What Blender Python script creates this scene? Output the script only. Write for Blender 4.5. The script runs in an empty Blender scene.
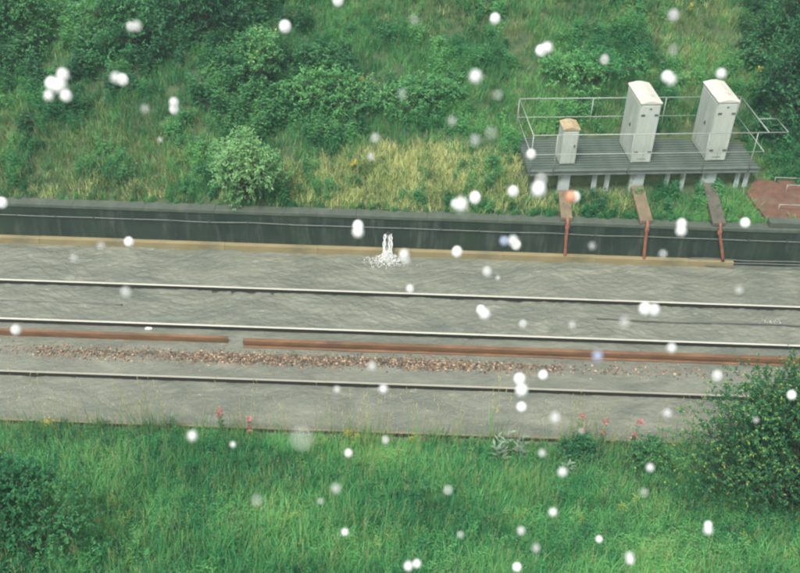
import bpy, bmesh, math, random
import numpy as np
from mathutils import Vector, Matrix, noise as mn

random.seed(7)
rng = np.random.default_rng(11)
R = math.radians
scene = bpy.context.scene
COL = scene.collection

# ------------------------------------------------------------------ camera
CAM_H = 15.0
PITCH, ROLL, FPX = R(36.7), 0.0345, 1000.0        # pixels of the 800-wide photograph
cam_d = bpy.data.cameras.new("camera")
cam = bpy.data.objects.new("camera", cam_d)
COL.objects.link(cam)
_X = Vector((1, 0, 0)); _U = Vector((0, math.sin(PITCH), math.cos(PITCH)))
FWD = Vector((0, math.cos(PITCH), -math.sin(PITCH)))
RT = _X * math.cos(ROLL) + _U * math.sin(ROLL)
UP = _U * math.cos(ROLL) - _X * math.sin(ROLL)
m = Matrix((RT, UP, -FWD)).transposed().to_4x4()
m.translation = Vector((0, 0, CAM_H))
cam.matrix_world = m
cam_d.sensor_width = 36
cam_d.lens = 36 * FPX / 800
cam_d.clip_start = 0.05
cam_d.clip_end = 600
cam_d.dof.use_dof = True
cam_d.dof.focus_distance = 24
cam_d.dof.aperture_fstop = 7.0
scene.camera = cam

# ------------------------------------------------------------------ sky, sun, exposure
SUN_EL, SUN_AZ = R(58), R(205)          # azimuth clockwise from +Y
w = bpy.data.worlds.new("World"); scene.world = w; w.use_nodes = True
nt = w.node_tree; nt.nodes.clear()
sky = nt.nodes.new("ShaderNodeTexSky"); sky.sky_type = 'NISHITA'; sky.sun_disc = False
sky.sun_elevation = SUN_EL; sky.sun_rotation = SUN_AZ
sky.air_density = 1.0; sky.dust_density = 6.0; sky.ozone_density = 1.0
hs = nt.nodes.new("ShaderNodeHueSaturation"); hs.inputs['Saturation'].default_value = 0.2
bg = nt.nodes.new("ShaderNodeBackground"); bg.inputs['Strength'].default_value = 0.105
wo = nt.nodes.new("ShaderNodeOutputWorld")
nt.links.new(sky.outputs[0], hs.inputs['Color']); nt.links.new(hs.outputs[0], bg.inputs['Color'])
nt.links.new(bg.outputs[0], wo.inputs['Surface'])
sl = bpy.data.lights.new("sun", 'SUN'); sl.energy = 1.5; sl.angle = R(11); sl.color = (1, 0.97, 0.86)
so = bpy.data.objects.new("sun", sl); COL.objects.link(so)
sd = Vector((math.sin(SUN_AZ) * math.cos(SUN_EL), math.cos(SUN_AZ) * math.cos(SUN_EL), math.sin(SUN_EL)))
so.rotation_euler = sd.to_track_quat('Z', 'Y').to_euler(); so.location = (0, -10, 40)
scene.view_settings.view_transform = 'Standard'
scene.view_settings.look = 'None'
scene.view_settings.exposure = 1.0
scene.view_settings.gamma = 1
scene.view_settings.use_curve_mapping = False
scene.cycles.use_denoising = True
scene.cycles.max_bounces = 6
scene.cycles.transparent_max_bounces = 12
scene.cycles.pixel_filter_type = 'BLACKMAN_HARRIS'
scene.cycles.filter_width = 2.3

# ------------------------------------------------------------------ geometry helpers
def ray(px, py):
    return (FWD * FPX + RT * (px - 400) + UP * (286.5 - py)).normalized()
def P(px, py, z=0.0):
    d = ray(px, py); t = (z - CAM_H) / d.z
    return Vector((d.x * t, d.y * t, z))
def pix(p):
    v = Vector(p) - Vector((0, 0, CAM_H))
    k = FPX / v.dot(FWD)
    return 400 + v.dot(RT) * k, 286.5 - v.dot(UP) * k
def pix_np(x, y, z):
    z = z - CAM_H
    f = x * FWD.x + y * FWD.y + z * FWD.z
    k = FPX / np.maximum(f, 0.1)
    return 400 + (x * RT.x + y * RT.y + z * RT.z) * k, 286.5 - (x * UP.x + y * UP.y + z * UP.z) * k

WALL_Y = 21.75           # front face of the retaining wall
WALL_TOP = 1.05
TOE_Y = 14.80            # where the near bank meets the water
def bump2(x, y, s, seed=0.0):
    return mn.noise(Vector((x * s + seed, y * s - seed, seed * 1.7)))
def ground(x, y):
    """height of the terrain"""
    if y < TOE_Y:
        d = TOE_Y - y
        z = -0.12 + min(d * 0.47, 8.2 + 0.0 * d)
        z += 0.10 * min(1, d) * (bump2(x, y, 0.9) + 0.5 * bump2(x, y, 2.3, 4.0))
        return z
    if y < WALL_Y + 0.1:
        return -0.34
    d = y - (WALL_Y + 0.3)
    z = WALL_TOP - 0.05 + max(0, d) * 0.47
    if z > 11: z = 11 + (z - 11) * 0.05
    z += 0.16 * max(0, min(1, d)) * (bump2(x, y, 0.55, 2.0) + 0.5 * bump2(x, y, 1.7, 7.0))
    return z
def G(px, py, above=0.0):
    """point where the sight line through a pixel meets the terrain (bank)"""
    d = ray(px, py); t = 8.0; p = None
    while t < 60:
        p = Vector((0, 0, CAM_H)) + d * t
        if p.z <= ground(p.x, p.y) + above: break
        t += 0.04
    return Vector((p.x, p.y, ground(p.x, p.y)))

class MB:
    def __init__(s): s.v = []; s.f = []; s.mi = []; s.cur = 0
    def add(s, vs, fs):
        o = len(s.v); s.v += [tuple(a) for a in vs]
        for f in fs: s.f.append(tuple(i + o for i in f)); s.mi.append(s.cur)
    def box(s, x0, x1, y0, y1, z0, z1, M=None):
        vs = [Vector(c) for c in ((x0,y0,z0),(x1,y0,z0),(x1,y1,z0),(x0,y1,z0),(x0,y0,z1),(x1,y0,z1),(x1,y1,z1),(x0,y1,z1))]
        if M is not None: vs = [M @ a for a in vs]
        s.add(vs, [(0,3,2,1),(4,5,6,7),(0,1,5,4),(1,2,6,5),(2,3,7,6),(3,0,4,7)])
    def tube(s, pts, r, n=8, cap=True):
        pts = [Vector(p) for p in pts]; rs = r if isinstance(r, (list, tuple)) else [r] * len(pts)
        rings = []
        for i, p in enumerate(pts):
            a = pts[max(0, i - 1)]; b = pts[min(len(pts) - 1, i + 1)]
            t = (b - a).normalized()
            u = t.cross(Vector((0, 0, 1)))
            if u.length < 0.05: u = t.cross(Vector((1, 0, 0)))
            u.normalize(); q = t.cross(u)
            rings.append([p + (u * math.cos(k * 2 * math.pi / n) + q * math.sin(k * 2 * math.pi / n)) * rs[i] for k in range(n)])
        o = [a for ring in rings for a in ring]; fs = []
        for i in range(len(pts) - 1):
            for k in range(n):
                fs.append((i*n+k, i*n+(k+1)%n, (i+1)*n+(k+1)%n, (i+1)*n+k))
        if cap:
            fs.append(tuple(range(n))[::-1]); fs.append(tuple((len(pts)-1)*n + k for k in range(n)))
        s.add(o, fs)
    def prism(s, prof, a, b, ax='x'):
        """closed profile [(u,v)] extruded; ax x: (x, u, v)"""
        n = len(prof)
        if ax == 'x': vs = [(a, u, v) for u, v in prof] + [(b, u, v) for u, v in prof]
        elif ax == 'y': vs = [(u, a, v) for u, v in prof] + [(u, b, v) for u, v in prof]
        else: vs = [(u, v, a) for u, v in prof] + [(u, v, b) for u, v in prof]
        fs = [(k, (k+1) % n, n + (k+1) % n, n + k) for k in range(n)]
        fs.append(tuple(range(n))[::-1]); fs.append(tuple(range(n, 2*n)))
        s.add(vs, fs)
    def mesh(s, name, mats, smooth=False, bevel=0.0):
        me = bpy.data.meshes.new(name); me.from_pydata(s.v, [], s.f)
        mats = mats if isinstance(mats, (list, tuple)) else [mats]
        for q in mats: me.materials.append(q)
        if len(mats) > 1: me.polygons.foreach_set('material_index', s.mi)
        bm = bmesh.new(); bm.from_mesh(me)
        bmesh.ops.recalc_face_normals(bm, faces=bm.faces)
        if bevel:
            bmesh.ops.bevel(bm, geom=list(bm.edges), offset=bevel, segments=1, affect='EDGES', clamp_overlap=True)
        bm.to_mesh(me); bm.free()
        if smooth: me.polygons.foreach_set('use_smooth', [True] * len(me.polygons))
        me.update(); return me
    def build(s, name, mats, parent=None, smooth=False, bevel=0.0):
        o = bpy.data.objects.new(name, s.mesh(name, mats, smooth, bevel)); COL.objects.link(o)
        if parent is not None: o.parent = parent
        return o

def tag(o, label=None, cat=None, group=None, kind=None):
    if label: o['label'] = label
    if cat: o['category'] = cat
    if group: o['group'] = group
    if kind: o['kind'] = kind
    return o
def empty(name, loc=(0,0,0), rz=0.0, label=None, cat=None, group=None):
    o = bpy.data.objects.new(name, None); COL.objects.link(o)
    o.location = loc; o.rotation_euler = (0, 0, rz); o.empty_display_size = 0.2
    return tag(o, label, cat, group)
def copy_tree(o, parent=None):
    c = o.copy(); COL.objects.link(c); c.parent = parent
    for ch in list(o.children): copy_tree(ch, c)
    return c

# ------------------------------------------------------------------ materials
def new_mat(name):
    q = bpy.data.materials.new(name); q.use_nodes = True
    n = q.node_tree; n.nodes.clear()
    out = n.nodes.new('ShaderNodeOutputMaterial'); b = n.nodes.new('ShaderNodeBsdfPrincipled')
    n.links.new(b.outputs[0], out.inputs[0]); return q, n, b, out
def tex(n, scale, detail=6, rough=0.6, kind='obj', stretch=None, dist=0.0):
    tc = n.nodes.new('ShaderNodeTexCoord'); src = tc.outputs['Object']
    if kind == 'world':
        g = n.nodes.new('ShaderNodeNewGeometry'); src = g.outputs['Position']
    if stretch:
        mp = n.nodes.new('ShaderNodeMapping'); mp.inputs['Scale'].default_value = stretch
        n.links.new(src, mp.inputs[0]); src = mp.outputs[0]
    t = n.nodes.new('ShaderNodeTexNoise'); t.inputs['Scale'].default_value = scale
    t.inputs['Detail'].default_value = detail; t.inputs['Roughness'].default_value = rough
    t.inputs['Distortion'].default_value = dist
    n.links.new(src, t.inputs['Vector']); return t.outputs['Fac']
def ramp(n, fac, stops):
    r = n.nodes.new('ShaderNodeValToRGB'); e = r.color_ramp.elements
    while len(e) < len(stops): e.new(0.5)
    for k, (p, c) in enumerate(stops):
        e[k].position = p; e[k].color = (*c, 1)
    n.links.new(fac, r.inputs[0]); return r.outputs[0]
def mixc(n, fac, a, b, mode='MIX'):
    q = n.nodes.new('ShaderNodeMix'); q.data_type = 'RGBA'; q.blend_type = mode
    for sock, v in ((q.inputs[0], fac), (q.inputs[6], a), (q.inputs[7], b)):
        if isinstance(v, (int, float)): sock.default_value = v
        elif isinstance(v, tuple): sock.default_value = (*v, 1)
        else: n.links.new(v, sock)
    return q.outputs[2]
def add_bump(n, b, fac, strength, dist=0.02):
    q = n.nodes.new('ShaderNodeBump'); q.inputs['Strength'].default_value = strength
    q.inputs['Distance'].default_value = dist
    n.links.new(fac, q.inputs['Height']); n.links.new(q.outputs[0], b.inputs['Normal'])
def mat(name, c1, c2, scale=6, rough=0.7, spot=None, spot_scale=3, spot_lo=0.55, spot_hi=0.7, metal=0.0,
        bump=0.2, stretch=None, kind='obj', bdist=0.01):
    q, n, b, o = new_mat(name)
    f = tex(n, scale, stretch=stretch, kind=kind)
    c = ramp(n, f, [(0.3, c1), (0.7, c2)])
    if spot:
        f2 = tex(n, spot_scale, 8, 0.7, stretch=stretch, kind=kind)
        k = ramp(n, f2, [(spot_lo, (0,0,0)), (spot_hi, (1,1,1))])
        c = mixc(n, k, c, spot)
    n.links.new(c, b.inputs['Base Color'])
    b.inputs['Roughness'].default_value = rough; b.inputs['Metallic'].default_value = metal
    if bump: add_bump(n, b, tex(n, scale * 5, stretch=stretch, kind=kind), bump, bdist)
    return q
def leaf_mat(name, stops, trans=0.35, rough=0.55, wscale=0.35, woff=0.78):
    """foliage colour from the leaf's own random tint, the plant's random number and slow changes over the bank"""
    q, n, b, o = new_mat(name)
    at = n.nodes.new('ShaderNodeAttribute'); at.attribute_name = 'tint'
    oi = n.nodes.new('ShaderNodeObjectInfo')
    wn = tex(n, wscale, 3, 0.6, kind='world')
    ma = n.nodes.new('ShaderNodeMath'); ma.operation = 'MULTIPLY_ADD'; ma.inputs[1].default_value = 0.45
    n.links.new(at.outputs['Fac'], ma.inputs[0])
    mb = n.nodes.new('ShaderNodeMath'); mb.operation = 'MULTIPLY'; mb.inputs[1].default_value = 0.3
    n.links.new(oi.outputs['Random'], mb.inputs[0]); n.links.new(mb.outputs[0], ma.inputs[2])
    mc = n.nodes.new('ShaderNodeMath'); mc.operation = 'MULTIPLY_ADD'; mc.inputs[1].default_value = 2.0; mc.inputs[2].default_value = -woff
    n.links.new(wn, mc.inputs[0])
    md = n.nodes.new('ShaderNodeMath'); md.operation = 'ADD'; md.use_clamp = True
    n.links.new(ma.outputs[0], md.inputs[0]); n.links.new(mc.outputs[0], md.inputs[1])
    c = ramp(n, md.outputs[0], stops)
    n.links.new(c, b.inputs['Base Color']); b.inputs['Roughness'].default_value = rough
    b.inputs['Specular IOR Level'].default_value = 0.35
    tr = n.nodes.new('ShaderNodeBsdfTranslucent'); n.links.new(c, tr.inputs[0])
    mx = n.nodes.new('ShaderNodeMixShader'); mx.inputs[0].default_value = trans
    n.links.new(b.outputs[0], mx.inputs[1]); n.links.new(tr.outputs[0], mx.inputs[2]); n.links.new(mx.outputs[0], o.inputs[0])
    return q

M = {}
M['soil'] = mat('bank_soil', (0.030,0.060,0.026), (0.075,0.105,0.042), 2.5, 0.95, bump=0.5, kind='world', bdist=0.05)
M['rail_side'] = mat('rail_side_shade', (0.012,0.013,0.011), (0.030,0.027,0.021), 9, 0.75, stretch=(0.15,1,1))  # near-black colour paints in the shadow band below each rail head
M['rail_top'] = mat('rail_running_surface', (0.36,0.34,0.28), (0.52,0.49,0.41), 3, 0.38, metal=0.35, bump=0.05, stretch=(0.1,4,1), spot=(0.36,0.27,0.19), spot_scale=5, spot_lo=0.62, spot_hi=0.8)
M['rail_top_bright'] = mat('rail_polished_surface', (0.58,0.56,0.48), (0.76,0.73,0.64), 3, 0.35, metal=0.3, bump=0.05, stretch=(0.1,4,1), spot=(0.36,0.30,0.21), spot_scale=3, spot_lo=0.6, spot_hi=0.8)
M['rail_dull'] = mat('rail_dull_rust', (0.13,0.11,0.075), (0.30,0.25,0.16), 3, 0.6, stretch=(0.2,4,1))
M['third'] = mat('conductor_rail_rust', (0.11,0.058,0.030), (0.22,0.115,0.060), 5, 0.7, stretch=(0.35,1,1), spot=(0.10,0.05,0.035), spot_scale=2.2)
M['insul'] = mat('insulator_clay', (0.2,0.18,0.15), (0.3,0.27,0.22), 8, 0.5)
M['coping'] = mat('coping_concrete', (0.050,0.066,0.052), (0.10,0.118,0.095), 2.2, 0.85, spot=(0.035,0.06,0.035), spot_scale=1.3, spot_lo=0.5, spot_hi=0.68)
M['kerb'] = mat('kerb_ochre', (0.19,0.155,0.078), (0.27,0.225,0.120), 2.5, 0.8, stretch=(0.5,1,1), spot=(0.12,0.12,0.08), spot_scale=1.5, spot_lo=0.58, spot_hi=0.75)
M['cable_grey'] = mat('cable_sleeve', (0.09,0.105,0.095), (0.15,0.16,0.14), 3, 0.5, spot=(0.2,0.12,0.07), spot_scale=1.2, spot_lo=0.62, spot_hi=0.75)
M['cable_black'] = mat('cable_black', (0.03,0.032,0.03), (0.07,0.07,0.06), 4, 0.4)
M['ballast'] = mat('ballast_stone', (0.05,0.042,0.034), (0.50,0.36,0.25), 26.0, 0.85, kind='world', bump=0.3)
def stone_mat(name, stops):
    q, n, b, o = new_mat(name); at = n.nodes.new('ShaderNodeAttribute'); at.attribute_name = 'tint'
    n.links.new(ramp(n, at.outputs['Fac'], stops), b.inputs['Base Color']); b.inputs['Roughness'].default_value = 0.6
    return q
M['ballast'] = stone_mat('ballast_stone', [(0.0,(0.03,0.028,0.022)), (0.35,(0.11,0.085,0.06)), (0.6,(0.17,0.115,0.075)), (0.85,(0.27,0.18,0.115)), (1.0,(0.48,0.38,0.27))])
M['debris_red'] = stone_mat('red_leaf_debris', [(0.0,(0.10,0.05,0.035)), (0.6,(0.22,0.10,0.07)), (1.0,(0.40,0.20,0.14))])
M['cab'] = mat('cabinet_paint', (0.38,0.43,0.39), (0.47,0.51,0.46), 2.0, 0.5, spot=(0.31,0.34,0.28), spot_scale=3.5, spot_lo=0.46, spot_hi=0.72, stretch=(1.6,1.6,0.3), bump=0.05)
M['cab_roof'] = mat('cabinet_roof_paint', (0.46,0.46,0.40), (0.58,0.57,0.50), 3.0, 0.6, spot=(0.30,0.25,0.17), spot_scale=4, spot_lo=0.58, spot_hi=0.72, bump=0.05)
M['cab_rust_roof'] = mat('rusty_lichen_roof', (0.30,0.19,0.085), (0.42,0.38,0.26), 7.0, 0.8, spot=(0.42,0.42,0.36), spot_scale=5)
M['cab_dark'] = mat('cabinet_seam', (0.06,0.065,0.06), (0.10,0.10,0.09), 8, 0.5)
M['cab_base'] = mat('cabinet_plinth', (0.12,0.12,0.10), (0.22,0.18,0.12), 8, 0.8)
M['deck'] = mat('deck_grating', (0.060,0.085,0.072), (0.115,0.145,0.122), 3, 0.75, spot=(0.05,0.07,0.045), spot_scale=1.6, stretch=(0.5,1,1))
M['beam'] = mat('galvanised_beam', (0.10,0.125,0.115), (0.17,0.19,0.18), 3, 0.6, spot=(0.12,0.08,0.05), spot_scale=2.5, spot_lo=0.62, spot_hi=0.75, metal=0.2)
M['railing'] = mat('galvanised_railing', (0.27,0.31,0.29), (0.40,0.43,0.40), 5, 0.5, spot=(0.34,0.22,0.13), spot_scale=2.5, spot_lo=0.6, spot_hi=0.75, metal=0.2)
M['duct'] = mat('duct_paint', (0.32,0.39,0.38), (0.45,0.51,0.49), 3, 0.55, spot=(0.13,0.16,0.13), spot_scale=3)
M['cover'] = mat('cover_board', (0.11,0.085,0.055), (0.20,0.155,0.10), 4, 0.85, spot=(0.10,0.12,0.07), spot_scale=3)
M['cover_dark'] = mat('cover_board_dark', (0.06,0.055,0.04), (0.11,0.10,0.08), 4, 0.85)
M['rust_pipe'] = mat('rusty_red_pipe', (0.20,0.075,0.045), (0.34,0.14,0.09), 6, 0.65, spot=(0.12,0.05,0.035), spot_scale=5)
M['red_path'] = mat('red_brown_surface', (0.085,0.042,0.028), (0.155,0.078,0.052), 6, 0.9, spot=(0.11,0.10,0.07), spot_scale=2.5, kind='world')
M['litter'] = mat('white_litter', (0.75,0.73,0.72), (0.85,0.83,0.82), 10, 0.5)
M['debris'] = mat('pink_brown_debris', (0.16,0.08,0.06), (0.42,0.22,0.15), 14, 0.8, kind='world')
M['bark'] = mat('bark', (0.045,0.035,0.025), (0.09,0.075,0.05), 12, 0.9, stretch=(1,1,0.3))

# wall: dark wet face with run-off streaks
q, n, b, o = new_mat('wet_dark_wall')
f = tex(n, 1.4, 6, 0.6)
c = ramp(n, f, [(0.3, (0.010,0.020,0.016)), (0.7, (0.024,0.040,0.032))])
f2 = tex(n, 1.9, 8, 0.8, stretch=(1.9, 1, 0.30), dist=0.4)
c = mixc(n, ramp(n, f2, [(0.50,(0,0,0)),(0.72,(1,1,1))]), c, (0.080,0.100,0.080))
f3 = tex(n, 0.9, 4, 0.5, stretch=(1,1,0.6))
c = mixc(n, ramp(n, f3, [(0.55,(0,0,0)),(0.75,(0.7,0.7,0.7))]), c, (0.020,0.040,0.018))
n.links.new(c, b.inputs['Base Color']); b.inputs['Roughness'].default_value = 0.5
add_bump(n, b, tex(n, 9, 8, 0.7), 0.4, 0.02)
M['wall'] = q

# flood water
q, n, b, o = new_mat('flood_water')
f = tex(n, 1.3, 7, 0.62, kind='world', stretch=(0.55, 1.3, 1), dist=0.9)
c = ramp(n, f, [(0.25, (0.108,0.126,0.106)), (0.5, (0.168,0.180,0.146)), (0.8, (0.262,0.266,0.208))])
n.links.new(c, b.inputs['Base Color']); b.inputs['Roughness'].default_value = 0.07; b.inputs['IOR'].default_value = 1.4
b.inputs['Specular IOR Level'].default_value = 0.7
fa = tex(n, 10, 5, 0.65, kind='world', stretch=(0.75, 1.5, 1), dist=0.8)
fb = tex(n, 26, 2, 0.5, kind='world')
ad = n.nodes.new('ShaderNodeMath'); ad.operation = 'MULTIPLY_ADD'; ad.inputs[1].default_value = 0.35
n.links.new(fb, ad.inputs[0]); n.links.new(fa, ad.inputs[2])
add_bump(n, b, ad.outputs[0], 0.9, 0.035)
M['water'] = q
# spray / foam
q, n, b, o = new_mat('white_water')
b.inputs['Base Color'].default_value = (0.88,0.9,0.88,1); b.inputs['Roughness'].default_value = 0.25
b.inputs['Alpha'].default_value = 0.45
M['foam'] = q
def drop_mat(name, alpha, col=(0.93,0.95,0.95)):  # solid pale colour stands in for flash light on the drops
    q, n, b, o = new_mat(name)
    b.inputs['Base Color'].default_value = (*col, 1); b.inputs['Roughness'].default_value = 0.35
    b.inputs['Specular IOR Level'].default_value = 0.8
    b.inputs['Subsurface Weight'].default_value = 0.0
    tr = n.nodes.new('ShaderNodeBsdfTranslucent'); tr.inputs[0].default_value = (*col, 1)
    mx = n.nodes.new('ShaderNodeMixShader'); mx.inputs[0].default_value = 0.5
    n.links.new(b.outputs[0], mx.inputs[1]); n.links.new(tr.outputs[0], mx.inputs[2]); last = mx
    if alpha < 1:
        tp = n.nodes.new('ShaderNodeBsdfTransparent'); m2 = n.nodes.new('ShaderNodeMixShader'); m2.inputs[0].default_value = alpha
        n.links.new(tp.outputs[0], m2.inputs[1]); n.links.new(mx.outputs[0], m2.inputs[2]); last = m2
    n.links.new(last.outputs[0], o.inputs[0])
    return q

GREEN = leaf_mat('grass_green', [(0.0,(0.010,0.090,0.036)), (0.45,(0.055,0.250,0.088)), (1.0,(0.240,0.500,0.160))])
GREEN2 = leaf_mat('grass_lush', [(0.0,(0.009,0.095,0.038)), (0.5,(0.055,0.285,0.098)), (1.0,(0.225,0.530,0.170))])
STRAW = leaf_mat('grass_straw', [(0.0,(0.20,0.36,0.120)), (0.5,(0.52,0.60,0.240)), (1.0,(0.84,0.80,0.42))])
OLIVE = leaf_mat('grass_olive', [(0.0,(0.036,0.110,0.044)), (0.5,(0.105,0.215,0.080)), (1.0,(0.30,0.36,0.145))])
LEAFD = leaf_mat('leaf_dark', [(0.0,(0.006,0.052,0.028)), (0.5,(0.024,0.135,0.058)), (1.0,(0.090,0.280,0.095))])
LEAFM = leaf_mat('leaf_mid', [(0.0,(0.009,0.078,0.036)), (0.5,(0.038,0.210,0.080)), (1.0,(0.150,0.390,0.130))])
LEAFL = leaf_mat('leaf_pale', [(0.0,(0.070,0.230,0.085)), (0.5,(0.180,0.400,0.160)), (1.0,(0.40,0.60,0.27))])
LEAFY = leaf_mat('leaf_tip', [(0.0,(0.045,0.140,0.030)), (0.5,(0.180,0.320,0.070)), (1.0,(0.42,0.52,0.14))])
GREYLEAF = leaf_mat('leaf_grey_green', [(0.0,(0.17,0.26,0.19)), (0.6,(0.27,0.37,0.27)), (1.0,(0.38,0.47,0.35))])
PINK = leaf_mat('petal_pink', [(0.0,(0.45,0.13,0.14)), (1.0,(0.70,0.30,0.30))])
YELLOW = leaf_mat('petal_yellow', [(0.0,(0.50,0.38,0.04)), (1.0,(0.75,0.62,0.10))])
SEED = leaf_mat('seed_head', [(0.0,(0.22,0.24,0.10)), (1.0,(0.50,0.47,0.24))])
WHITEF = leaf_mat('petal_white', [(0.0,(0.55,0.56,0.45)), (1.0,(0.8,0.8,0.7))])

# ------------------------------------------------------------------ terrain, one sheet
xs = np.concatenate([np.linspace(-160,-20,8)[:-1], np.linspace(-20,20,161), np.linspace(20,160,8)[1:]])
ys = np.concatenate([np.linspace(-90,4,10)[:-1], np.linspace(4,TOE_Y,50), [TOE_Y+0.15], np.linspace(15.4,WALL_Y+0.06,6),
                     [WALL_Y+0.16], np.linspace(WALL_Y+0.24,34,60), np.linspace(36,150,12)])
V = [(x, y, ground(x, y)) for y in ys for x in xs]
nx = len(xs); F = [(j*nx+i, j*nx+i+1, (j+1)*nx+i+1, (j+1)*nx+i) for j in range(len(ys)-1) for i in range(nx-1)]
mb = MB(); mb.v = V; mb.f = F; mb.mi = [0]*len(F)
g = mb.build('ground', M['soil'], smooth=True); tag(g, 'green earth banks either side of the flooded railway cutting', kind='structure')

# ------------------------------------------------------------------ water surface (real waves)
WZ = -0.12
xw = np.linspace(-13.5, 13.5, 1150)
xw = np.concatenate([np.linspace(-150,-13.5,60)[:-1], xw, np.linspace(13.5,150,60)[1:]])
yw = np.linspace(TOE_Y-0.35, WALL_Y-0.02, 300)
XX, YY = np.meshgrid(xw, yw)
Z = np.zeros_like(XX)
wx = XX + 0.35*np.sin(YY*1.3+0.7*np.sin(XX*0.6)); wy = YY + 0.25*np.sin(XX*0.9+1.2) + 0.12*np.sin(XX*2.3+YY)
for lam, amp, cnt in ((1.3,0.0030,8),(0.7,0.0022,16),(0.36,0.0023,30),(0.2,0.0024,44),(0.12,0.0016,44)):
    for _ in range(cnt):
        a = rng.normal(1.78, 0.5)
        k = 2*math.pi/(lam*rng.uniform(0.75,1.3)); ph = rng.uniform(0, 6.28)
        env = 0.6+0.4*np.sin(XX*rng.uniform(0.1,0.5)+YY*rng.uniform(0.2,0.8)+ph*2)
        s = np.sin(k*(math.cos(a)*wx+math.sin(a)*wy)+ph)
        Z += amp*env*s/math.sqrt(cnt)*3.1
# calmer between the inner rails and close to the near bank, rougher in the far track
calm = np.where(YY > 18.4, 1.25, np.where(YY > 16.5, 0.45, 0.75))
Z = WZ + Z*calm
nxw = len(xw)
V = np.stack([XX, YY, Z], -1).reshape(-1, 3)
i = np.arange(len(yw)-1)[:,None]*nxw + np.arange(nxw-1)[None,:]
F = np.stack([i, i+1, i+1+nxw, i+nxw], -1).reshape(-1, 4)
def np_mesh(name, V, F, mats, smooth=False):
    me = bpy.data.meshes.new(name)
    me.vertices.add(len(V)); me.vertices.foreach_set('co', np.asarray(V, np.float32).ravel())
    k = F.shape[1]
    me.loops.add(len(F)*k); me.loops.foreach_set('vertex_index', F.astype(np.int32).ravel())
    me.polygons.add(len(F)); me.polygons.foreach_set('loop_start', np.arange(0, len(F)*k, k, dtype=np.int32))
    me.polygons.foreach_set('use_smooth', np.full(len(F), smooth))
    for q in (mats if isinstance(mats, (list, tuple)) else [mats]): me.materials.append(q)
    me.update(calc_edges=True); return me
wo_ = bpy.data.objects.new('flood_water', np_mesh('flood_water', V, F, M['water'], True)); COL.objects.link(wo_)
tag(wo_, 'murky grey flood water running over both tracks', kind='structure')

# ------------------------------------------------------------------ rails
def rail(name, y, x0, x1, label, dz=0.0):
    root = empty(name, (x0, y, 0), 0, label, 'rail', 'running rails standing just above the flood')
    L = x1 - x0
    a = MB(); a.prism([(-0.07,-0.158),(0.07,-0.158),(0.07,-0.147),(0.012,-0.13),(0.010,-0.045),(0.033,-0.034),(0.035,-0.004),(-0.035,-0.004),(-0.033,-0.034),(-0.010,-0.045),(-0.012,-0.13),(-0.07,-0.147)], 0, L)
    a.build('rail_web', M['rail_side'], root)
    t = MB(); t.prism([(-0.028,-0.0035),(0.028,-0.0035),(0.027,0.002),(0.020,0.004),(-0.020,0.004),(-0.027,0.002)], 0, L)
    t.build('rail_head', M['rail_top_bright' if y > 18 else ('rail_top' if y > 16 else 'rail_dull')], root)
    return root
RY = [19.85, 18.33, 16.50, 15.00]
rail('running_rail', RY[0], -150, 150, 'pale topped rail farthest back, next to the dark wall')
rail('running_rail', RY[1], -150, 150, 'pale topped rail just behind the rusty conductor rail')
rail('running_rail', RY[2], -150, 150, 'rail between the gravel strip and the near track')
rail('running_rail', RY[3], -150, 150, 'nearest rail, half hidden in the grass edge')

def conductor(y, x0, x1, label, kw=1.0, zt=0.10):
    root = empty('conductor_rail', (x0, y, 0), 0, label, 'conductor rail', 'rusty conductor rails beside the far track')
    L = x1 - x0
    a = MB()
    a.prism([(-0.06*kw,zt-0.21),(0.06*kw,zt-0.21),(0.06*kw,zt-0.195),(0.022,zt-0.18),(0.022,zt-0.11),(0.050*kw,zt-0.10),(0.052*kw,zt-0.008),(0.044*kw,zt),(-0.044*kw,zt),(-0.052*kw,zt-0.008),(-0.050*kw,zt-0.10),(-0.022,zt-0.11),(-0.022,zt-0.18),(-0.06*kw,zt-0.195)], 0, L)
    a.build('rail_bar', M['third'], root)
    return root
TY = 17.80
xa = P(226, 340, 0.08).x; xb = P(242, 344, 0.08).x
conductor(TY+0.06, -150, xa, 'thin rusty brown conductor rail ending left of the gap', 0.75, 0.055)
conductor(TY-0.05, xb, 150, 'thick rusty brown conductor rail starting right of the gap', 1.0, 0.10)
# sunken cables in the far track (just breaking the surface)
def wavy_cable(name, px0, px1, y, z, r, label, m, wob=0.05, n=60):
    x0, x1 = P(px0, 310, 0).x, P(px1, 310, 0).x
    pts = []
    for k in range(n+1):
        x = x0 + (x1-x0)*k/n
        pts.append((x, y + wob*mn.noise(Vector((x*0.5, y, 1))), z + 0.012*mn.noise(Vector((x*1.3, 3, y)))))
    t = MB(); t.tube(pts, r, 8); o_ = t.build(name, m, smooth=True)
    return tag(o_, label, 'cable')
yc = P(700, 321, -0.05).y
wavy_cable('submerged_cable', 596, 812, yc, WZ+0.008, 0.022, 'thin dark cable breaking the water at the right of the far track', M['cable_black'])
wavy_cable('submerged_cable', -8, 118, P(30, 299, -0.05).y, WZ-0.006, 0.022, 'thin dark cable in the flood at the far left of the far track', M['cable_black'])

# ------------------------------------------------------------------ retaining wall
wr = empty('retaining_wall', (0, WALL_Y, 0), 0, 'long low dark wet retaining wall with grey coping behind the tracks', 'wall')
a = MB(); a.box(-150, 150, 0, 0.30, -0.5, WALL_TOP-0.10); a.build('wall_face', M['wall'], wr)
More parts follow.
